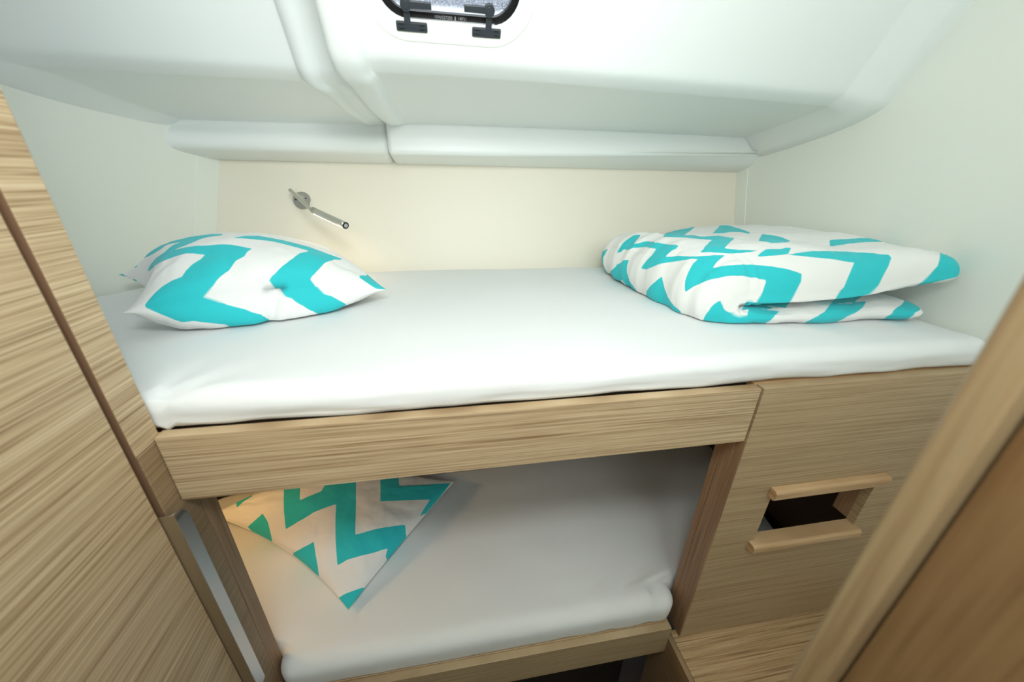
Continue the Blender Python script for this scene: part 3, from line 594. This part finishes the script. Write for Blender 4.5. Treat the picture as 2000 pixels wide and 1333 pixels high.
 [(0.005,-0.779),(0.038,-0.813),(0.073,-0.876),(0.104,-0.914),(0.11,-0.909),(0.177,-0.951),(0.217,-0.961),(0.284,-0.955),(0.358,-0.968),(0.411,-0.967),(0.431,-0.973),(0.432,-0.978),(0.417,-0.996),(0.391,-1.0),(0.418,-1.006),(0.498,-1.01),(0.522,-0.996),(0.534,-0.978),(0.538,-0.955),(0.525,-0.943),(0.458,-0.908),(0.431,-0.905),(0.411,-0.894),(0.398,-0.893),(0.358,-0.908),(0.291,-0.891),(0.217,-0.898),(0.191,-0.891),(0.164,-0.872),(0.137,-0.822),(0.205,-0.77),(0.204,-0.761),(0.171,-0.722),(0.144,-0.653),(0.128,-0.462),(0.116,-0.413),(0.11,-0.384),(0.144,-0.384),(0.157,-0.398),(0.169,-0.388),(0.173,-0.376),(0.172,-0.286),(0.179,-0.208),(0.167,-0.088),(0.186,0.034),(0.188,0.088),(0.184,0.104),(0.151,0.155),(0.142,0.181),(0.177,0.222),(0.219,0.299),(0.197,0.348),(0.13,0.36),(0.11,0.351),(0.104,0.362),(0.069,0.363),(0.084,0.302),(0.097,0.296),(0.104,0.286),(0.105,0.181),(0.124,0.149),(0.146,0.074),(0.147,0.034),(0.135,-0.101),(0.141,-0.168),(0.137,-0.178),(0.11,-0.191),(0.082,-0.168),(0.037,-0.145),(0.033,-0.155),(0.037,-0.218),(0.05,-0.295),(0.1,-0.474),(0.138,-0.694),(0.117,-0.689),(0.11,-0.693),(0.104,-0.707),(0.043,-0.741),(0.007,-0.77)],
 [(0.169,-0.643),(0.19,-0.714),(0.224,-0.757),(0.291,-0.758),(0.358,-0.766),(0.476,-0.752),(0.452,-0.725),(0.358,-0.718),(0.238,-0.684),(0.338,-0.648),(0.418,-0.586),(0.445,-0.548),(0.478,-0.482),(0.511,-0.4),(0.538,-0.313),(0.565,-0.312),(0.559,-0.299),(0.567,-0.194),(0.572,-0.182),(0.585,-0.181),(0.58,-0.168),(0.574,-0.101),(0.565,-0.079),(0.559,-0.083),(0.537,-0.114),(0.525,-0.157),(0.518,-0.163),(0.489,-0.141),(0.489,-0.061),(0.494,-0.007),(0.488,0.047),(0.49,0.088),(0.485,0.101),(0.54,0.273),(0.629,0.521),(0.664,0.643),(0.68,0.674),(0.68,0.788),(0.699,0.822),(0.699,0.827),(0.679,0.827),(0.592,0.827),(0.585,0.799),(0.398,0.799),(0.405,0.777),(0.431,0.739),(0.532,0.739),(0.537,0.733),(0.543,0.714),(0.543,0.622),(0.525,0.553),(0.398,0.553),(0.375,0.486),(0.378,0.477),(0.465,0.475),(0.485,0.464),(0.488,0.4),(0.478,0.371),(0.468,0.363),(0.398,0.361),(0.391,0.353),(0.39,0.181),(0.345,0.141),(0.278,0.107),(0.271,0.085),(0.258,0.085),(0.243,0.047),(0.241,-0.007),(0.231,-0.016),(0.225,-0.034),(0.217,-0.101),(0.226,-0.128),(0.251,-0.166),(0.258,-0.154),(0.311,-0.167),(0.391,-0.163),(0.425,-0.168),(0.436,-0.181),(0.444,-0.208),(0.445,-0.302),(0.411,-0.413),(0.384,-0.437),(0.343,-0.462),(0.244,-0.5),(0.184,-0.62),(0.171,-0.629)],
 [(0.246,-1.0),(0.278,-1.004),(0.35,-1.0)],
 [(0.324,-0.376),(0.344,-0.384),(0.363,-0.376),(0.365,-0.311),(0.355,-0.299),(0.351,-0.35),(0.328,-0.363)],
 [(0.452,-0.29),(0.445,-0.286),(0.45,-0.247),(0.455,-0.234),(0.465,-0.231),(0.465,-0.286)],
 [(0.456,-0.822),(0.492,-0.838),(0.532,-0.829),(0.572,-0.858),(0.652,-0.892),(0.697,-0.904),(0.698,-0.91),(0.653,-0.992),(0.636,-1.0),(0.652,-1.01),(0.686,-1.01),(0.754,-0.996),(0.788,-0.952),(0.812,-0.91),(0.815,-0.883),(0.793,-0.855),(0.766,-0.843),(0.739,-0.805),(0.719,-0.803),(0.692,-0.79),(0.652,-0.804),(0.612,-0.799),(0.585,-0.813),(0.538,-0.827),(0.536,-0.822),(0.567,-0.752),(0.552,-0.745),(0.532,-0.76),(0.498,-0.755),(0.492,-0.759),(0.453,-0.813)],
 [(0.538,-0.611),(0.545,-0.647),(0.565,-0.661),(0.579,-0.653),(0.605,-0.616),(0.615,-0.567),(0.605,-0.509),(0.616,-0.474),(0.625,-0.454),(0.666,-0.45),(0.692,-0.414),(0.727,-0.338),(0.731,-0.299),(0.726,-0.194),(0.706,-0.117),(0.699,-0.128),(0.625,-0.312),(0.625,-0.388),(0.617,-0.425),(0.623,-0.45),(0.619,-0.457),(0.572,-0.457),(0.571,-0.486),(0.579,-0.497),(0.565,-0.517),(0.545,-0.53),(0.535,-0.567)],
 [(0.61,0.141),(0.625,0.093),(0.639,0.076),(0.679,0.103),(0.692,0.119),(0.699,0.119),(0.696,0.047),(0.679,-0.034),(0.686,-0.043),(0.723,0.074),(0.732,0.221),(0.745,0.312),(0.751,0.425),(0.759,0.474),(0.746,0.479),(0.732,0.517),(0.646,0.26),(0.61,0.168),(0.606,0.155)],
 [(0.736,-0.643),(0.739,-0.647),(0.747,-0.632),(0.739,-0.63)],
 [(0.758,-0.611),(0.773,-0.593),(0.786,-0.591),(0.819,-0.606),(0.839,-0.603),(0.86,-0.597),(0.886,-0.574),(0.9,-0.574),(0.926,-0.565),(0.96,-0.534),(1.0,-0.534),(1.005,-0.497),(1.0,-0.45),(0.946,-0.45),(0.933,-0.473),(0.893,-0.48),(0.873,-0.493),(0.853,-0.488),(0.833,-0.498),(0.819,-0.482),(0.806,-0.478),(0.767,-0.578),(0.759,-0.589)],
 [(0.881,-1.0),(0.9,-1.007),(1.006,-0.996),(1.011,-0.983),(1.011,-0.89),(1.004,-0.861),(0.967,-0.863),(0.946,-0.897),(0.913,-0.979),(0.896,-0.996)],
 [(1.998,-0.968),(2.027,-0.973),(2.074,-1.008),(2.107,-1.008),(2.121,-1.0),(2.08,-0.938),(2.027,-0.855),(2.013,-0.84),(2.0,-0.84),(1.989,-0.883),(1.99,-0.929)],
 [(2.12,-0.779),(2.19,-0.868),(2.161,-0.88),(2.16,-0.89),(2.201,-0.953),(2.227,-0.98),(2.248,-0.996),(2.301,-1.009),(2.334,-1.011),(2.369,-1.0),(2.341,-0.978),(2.294,-0.906),(2.285,-0.904),(2.291,-0.897),(2.245,-0.83),(2.245,0.521),(2.245,1.0),(2.227,1.008),(2.181,1.01),(2.154,1.009),(2.13,1.0),(2.13,-0.674),(2.127,-0.762)],
 [(2.207,-0.89),(2.203,-0.883),(2.207,-0.876),(2.239,-0.883),(2.229,-0.89)],
 [(2.241,-0.891),(2.237,-0.89),(2.241,-0.885),(2.268,-0.897),(2.254,-0.9)],
 [(2.385,-0.813),(2.428,-0.898),(2.455,-0.838),(2.464,-0.83),(2.456,-0.876),(2.475,-0.901),(2.493,-0.904),(2.462,-0.932),(2.461,-0.941),(2.495,-1.003),(2.522,-1.011),(2.582,-1.011),(2.655,-1.0),(2.588,-0.952),(2.658,-0.947),(2.595,-0.907),(2.557,-0.868),(2.557,0.35),(2.557,1.0),(2.535,1.008),(2.462,1.003),(2.408,1.01),(2.385,1.0)],
 [(2.495,-0.912),(2.49,-0.91),(2.495,-0.906),(2.508,-0.909)],
 [(3.246,-1.0),(3.278,-1.004),(3.385,-0.998),(3.418,-1.006),(3.492,-1.011),(3.512,-1.002),(3.52,-0.983),(3.52,0.996),(3.512,1.007),(3.405,1.007),(3.397,1.0),(3.394,-0.923),(3.391,-0.93),(3.365,-0.93),(3.311,-0.968),(3.284,-0.967),(3.283,-0.983)],
 [(3.398,-0.997),(3.392,-0.996),(3.418,-0.984),(3.421,-0.987)],
 [(3.636,-1.0),(3.652,-1.01),(3.686,-1.01),(3.724,-1.0),(3.721,-0.996),(3.727,-0.987),(3.727,1.0),(3.686,1.01),(3.659,1.01),(3.644,1.0),(3.644,-0.963)],
 [(3.879,-0.996),(3.893,-1.007),(3.955,-1.0),(3.926,-0.996),(3.917,-0.987),(3.921,-0.963),(3.918,0.963),(3.918,1.0),(3.9,1.005),(3.891,1.0),(3.891,-0.941)]]}
def cushion(name, FL, FR, BR, BL, hu, hd, key, label, cat, group, n=170, bow=0.035, floor_z=None, disp=None, shape=0.5):
    """square pillow: two sheets sewn round the edge; (u, v) in [-1, 1] on the upper sheet, u shifted by 3 on the lower"""
    FL, FR, BR, BL = map(Vector, (FL, FR, BR, BL)); nn = ((FR - FL).cross(BL - FL)).normalized()
    c = np.sin(np.linspace(-1, 1, n) * math.pi / 2) * 0.35 + np.linspace(-1, 1, n) * 0.65
    verts, uu, vv = [], [], []
    for side in (1, -1):
        for i in range(n):
            for j in range(n):
                u, v = c[i], c[j]
                ub_ = u * (1 - bow * (1 - v * v) * abs(u) * 1.6); vb = v * (1 - bow * (1 - u * u) * abs(v) * 1.6)
                a, b = (ub_ + 1) / 2, (vb + 1) / 2
                p = FL.lerp(FR, a).lerp(BL.lerp(BR, a), b)
                e = max(0.0, (1 - u * u) * (1 - v * v)); th = e ** shape * (1 - 0.9 * abs(u * v) ** 4)
                w_ = fbm(p.x * 5 + 3, p.y * 5, side * 2.0) * 0.006 + fbm(p.x * 16, p.y * 16, side) * 0.0015
                rad = math.hypot(u, v); an = math.atan2(v, u)
                w_ += 0.0025 * math.sin(an * 18 + 2 * fbm(u * 3, v * 3)) * min(1, rad) ** 3 * e ** 0.3
                h = (hu if side > 0 else hd) * th + w_ * min(1.0, e * 6)
                q = p + nn * (h * side)
                if disp: q = disp(q, u, v, side, e)
                if floor_z is not None and q.z < floor_z: q.z = floor_z
                verts.append(q); uu.append(u + (0 if side > 0 else 3)); vv.append(v)
    f = grid_faces(n, n) + grid_faces(n, n, n * n, True)
    # sew the two rims
    rim = [i * n for i in range(n)] + [(n - 1) * n + j for j in range(1, n)] + [i * n + n - 1 for i in range(n - 2, -1, -1)] + [j for j in range(n - 2, 0, -1)]
    for a, b in zip(rim, rim[1:] + rim[:1]): f.append((a, a + n * n, b + n * n, b))
    o = obj(name, verts, f, M_chev, smooth=True)
    U, V = np.array(uu), np.array(vv)
    if key in PR: ink = poly_sdf(U, V, PR[key])
    else: ink = chevron(U, V, 0.8, 0.45, 0.9)
    add_ink(o, ink)
    o['n'] = n
    return tag(o, label, cat, group)
def disp_lo(q, u, v, side, e):
    a, b = (1 - u * u) * ((1 - v) / 2) ** 3, (1 - v * v) * ((1 + u) / 2) ** 3
    return q + Vector((0.009 * a + 0.006 * b, 0.016 * a - 0.004 * b, 0.006 * a))
def disp_up(q, u, v, side, e):
    # pinched fold in the middle of the front edge
    d = g(u, 0.02 + 0.12 * (v + 1), 0.05) * g(v, -0.95, 0.25) * (0.0 if side > 0 else 1.0)
    q.z += 0.022 * (1 - u * u) * ((1 - v) / 2) ** 2 * (0.3 + 0.7 * (1 - e) ** 2)
    if side > 0: q.z += 0.008 * g(u, -0.15, 0.5) * g(v, 0.1, 0.6)
    else: q.y -= 0.085 * e ** 0.5 * g(v, -0.9, 0.4)
    q.x += 0.045 * (1 - v * v) * max(0, -u) ** 3; q.y += 0.03 * (1 - v * v) * max(0, -u) ** 3
    q = q + Vector((0, 0.010 * d, -0.004 * d * (1 if side > 0 else -1)))
    return q
cushion('pillow', (-0.556, 0.694, -0.222), (-0.146, 0.872, -0.243), (-0.40, 1.215, -0.235), (-0.768, 0.991, -0.222), 0.100, 0.085, 'pillow_upper',
        'turquoise and white zigzag pillow on the upper berth under the reading lamp', 'pillow', 'zigzag bed linen', floor_z=-0.2742, disp=disp_up, shape=0.42, bow=0.012)
cushion('pillow', (-0.715, 0.890, -0.895), (-0.277, 0.592, -0.938), (-0.020, 0.925, -0.905), (-0.43, 1.04, -0.86), 0.070, 0.060, 'pillow_lower',
        'turquoise and white zigzag pillow lying cornerwise in the shaded lower berth', 'pillow', 'zigzag bed linen', floor_z=-0.950, disp=disp_lo)

def duvet(key='duvet', ns=300, nt=200):
    """a duvet folded once: a flat padded sheet whose middle line bends round a fold on the left"""
    xs_b, z_b, z_t = 1.035, -0.236, -0.160
    def centre(s, t):
        """s 0..1 from the open end of the lower layer, round the fold, to the open end of the upper layer"""
        xl = lerp(0.605, 0.560, t)                      # fold line
        zt_ = lerp(-0.227, -0.215, t); zb_ = -0.254
        r = (zt_ - zb_) / 2; Lb = 1.045 - xl; Lt_ = 1.068 - xl
        La = math.pi * r; T = Lb + La + Lt_; d = s * T
        if d < Lb: return Vector((1.045 - d, 0, zb_)), Vector((0, 0, -1)), d / T, 0
        if d < Lb + La:
            a = (d - Lb) / r; return Vector((xl - r * math.sin(a), 0, (zb_ + zt_) / 2 - r * math.cos(a))), Vector((-math.sin(a), 0, -math.cos(a))), d / T, 1
        e = (d - Lb - La); k = e / Lt_
        rise = 0.062 * k ** 1.5 * (1 - 0.42 * t) - 0.006 * g(k, 0.55, 0.2) + 0.012 * t * g(k, 0.7, 0.3)
        return Vector((xl + e, 0, zt_ + rise)), Vector((-0.08 * k, 0, 1)).normalized(), d / T, 2
    verts, uu, vv = [], [], []
    sd_ = np.linspace(0, 1, 2001); cd_ = np.cumsum(1 + 9 * np.exp(-((sd_ - 0.49) / 0.04) ** 2)); cd_ = (cd_ - cd_[0]) / (cd_[-1] - cd_[0])
    IS = np.linspace(0, 1, ns); S_ = np.interp(IS, cd_, sd_)      # more samples round the fold
    T_ = 0.5 - 0.5 * np.cos(np.linspace(0, 1, nt) * math.pi) ; T_ = 0.6 * T_ + 0.4 * np.linspace(0, 1, nt)
    for side in (1, -1):
        for si, s in enumerate(S_):
            for t in T_:
                c, nrm_, _, reg = centre(s, t)
                v = 2 * t - 1
                ev = (1 - abs(v) ** 9) if v < 0 else (1 - v ** 3.0)
                e = ev * (1 - abs(2 * s - 1) ** 22)
                up_l = s > 0.5
                kk = min(1, max(0, (s - 0.42) / 0.10)); kk = kk * kk * (3 - 2 * kk)
                th = lerp(0.034, 0.098 - 0.042 * max(0, (s - 0.6) / 0.4), kk) * max(0, e) ** 0.5
                if side < 0: th = 0.014 * max(0, e) ** 0.5
                y = lerp(0.630, 1.215, t)
                y += 0.02 * (1 - v * v) ** 2 * (-1 if t < 0.5 else 0) * 0
                # the front hem bows: fold corner further back than the middle
                if t < 0.5:
                    y += (0.5 - t) * 2 * (0.022 * g(s, 0.5, 0.07) - 0.022 * g(s, 0.80, 0.2) - 0.030 * g(s, 0.98, 0.07) - 0.022 * g(s, 0.03, 0.06) - 0.018 * g(s, 0.25, 0.2))
                if t < 0.5 or s > 0.8 or s < 0.2:      # round the corners in plan
                    rr_ = 0.035; p_ = (1 - abs(2 * s - 1)) * 0.52; q_ = (1 - abs(v)) * 0.29
                    if p_ < rr_ and q_ < rr_:
                        X_, Y_ = (rr_ - p_) / rr_, (rr_ - q_) / rr_
                        c = c + Vector(((-1 if reg != 1 else 0) * (X_ - X_ * math.sqrt(1 - Y_ * Y_ / 2)) * rr_, 0, 0))
                        y += (1 if v < 0 else -1) * (Y_ - Y_ * math.sqrt(1 - X_ * X_ / 2)) * rr_
                th *= 1 - 0.35 * g(s, 0.56, 0.10) * t * t
                p = c + nrm_ * (th * side); p.y = y
                p.z -= 0.022 * g(s, 0.56, 0.09) * t ** 3 * (1 if reg == 2 else 0)
                wv = 0.007 * fbm(p.x * 5, p.y * 5, 3 * side + (5 if up_l else 0)) + 0.002 * fbm(p.x * 17, p.y * 17, side)
                if up_l: wv += 0.004 * math.sin(14 * p.x + 30 * (p.y - 0.6)) * (1 - t)
                wv += 0.005 * math.sin(s * 300 + 3 * t) * g(s, 0.5, 0.045) * math.exp(-t / 0.07)
                if reg >= 1 and s < 0.62: wv += 0.0025 * math.sin(t * 46 + 2 * fbm(t * 6, s * 9)) * g(s, 0.5, 0.06)
                p += nrm_ * (wv * side * min(1, max(0, e) * 4))
                if p.z < -0.2742: p.z = -0.2742
                p.x = min(p.x, 1.076)
                verts.append(p); uu.append(2 * IS[si] - 1 + (0 if side > 0 else 3)); vv.append(v)
    f = grid_faces(ns, nt) + grid_faces(ns, nt, ns * nt, True)
    rim = [i * nt for i in range(ns)] + [(ns - 1) * nt + j for j in range(1, nt)] + [i * nt + nt - 1 for i in range(ns - 2, -1, -1)] + [j for j in range(nt - 2, 0, -1)]
    for a, b in zip(rim, rim[1:] + rim[:1]): f.append((a, a + ns * nt, b + ns * nt, b))
    o = obj('duvet', verts, f, M_chev, smooth=True)
    U, V = np.array(uu), np.array(vv)
    add_ink(o, poly_sdf(U, V, PR[key]) if key in PR else chevron(V, U, 0.5, 0.3, 0.5))
    return tag(o, 'turquoise and white zigzag duvet folded double at the right end of the upper berth', 'duvet', 'zigzag bed linen')
duvet()
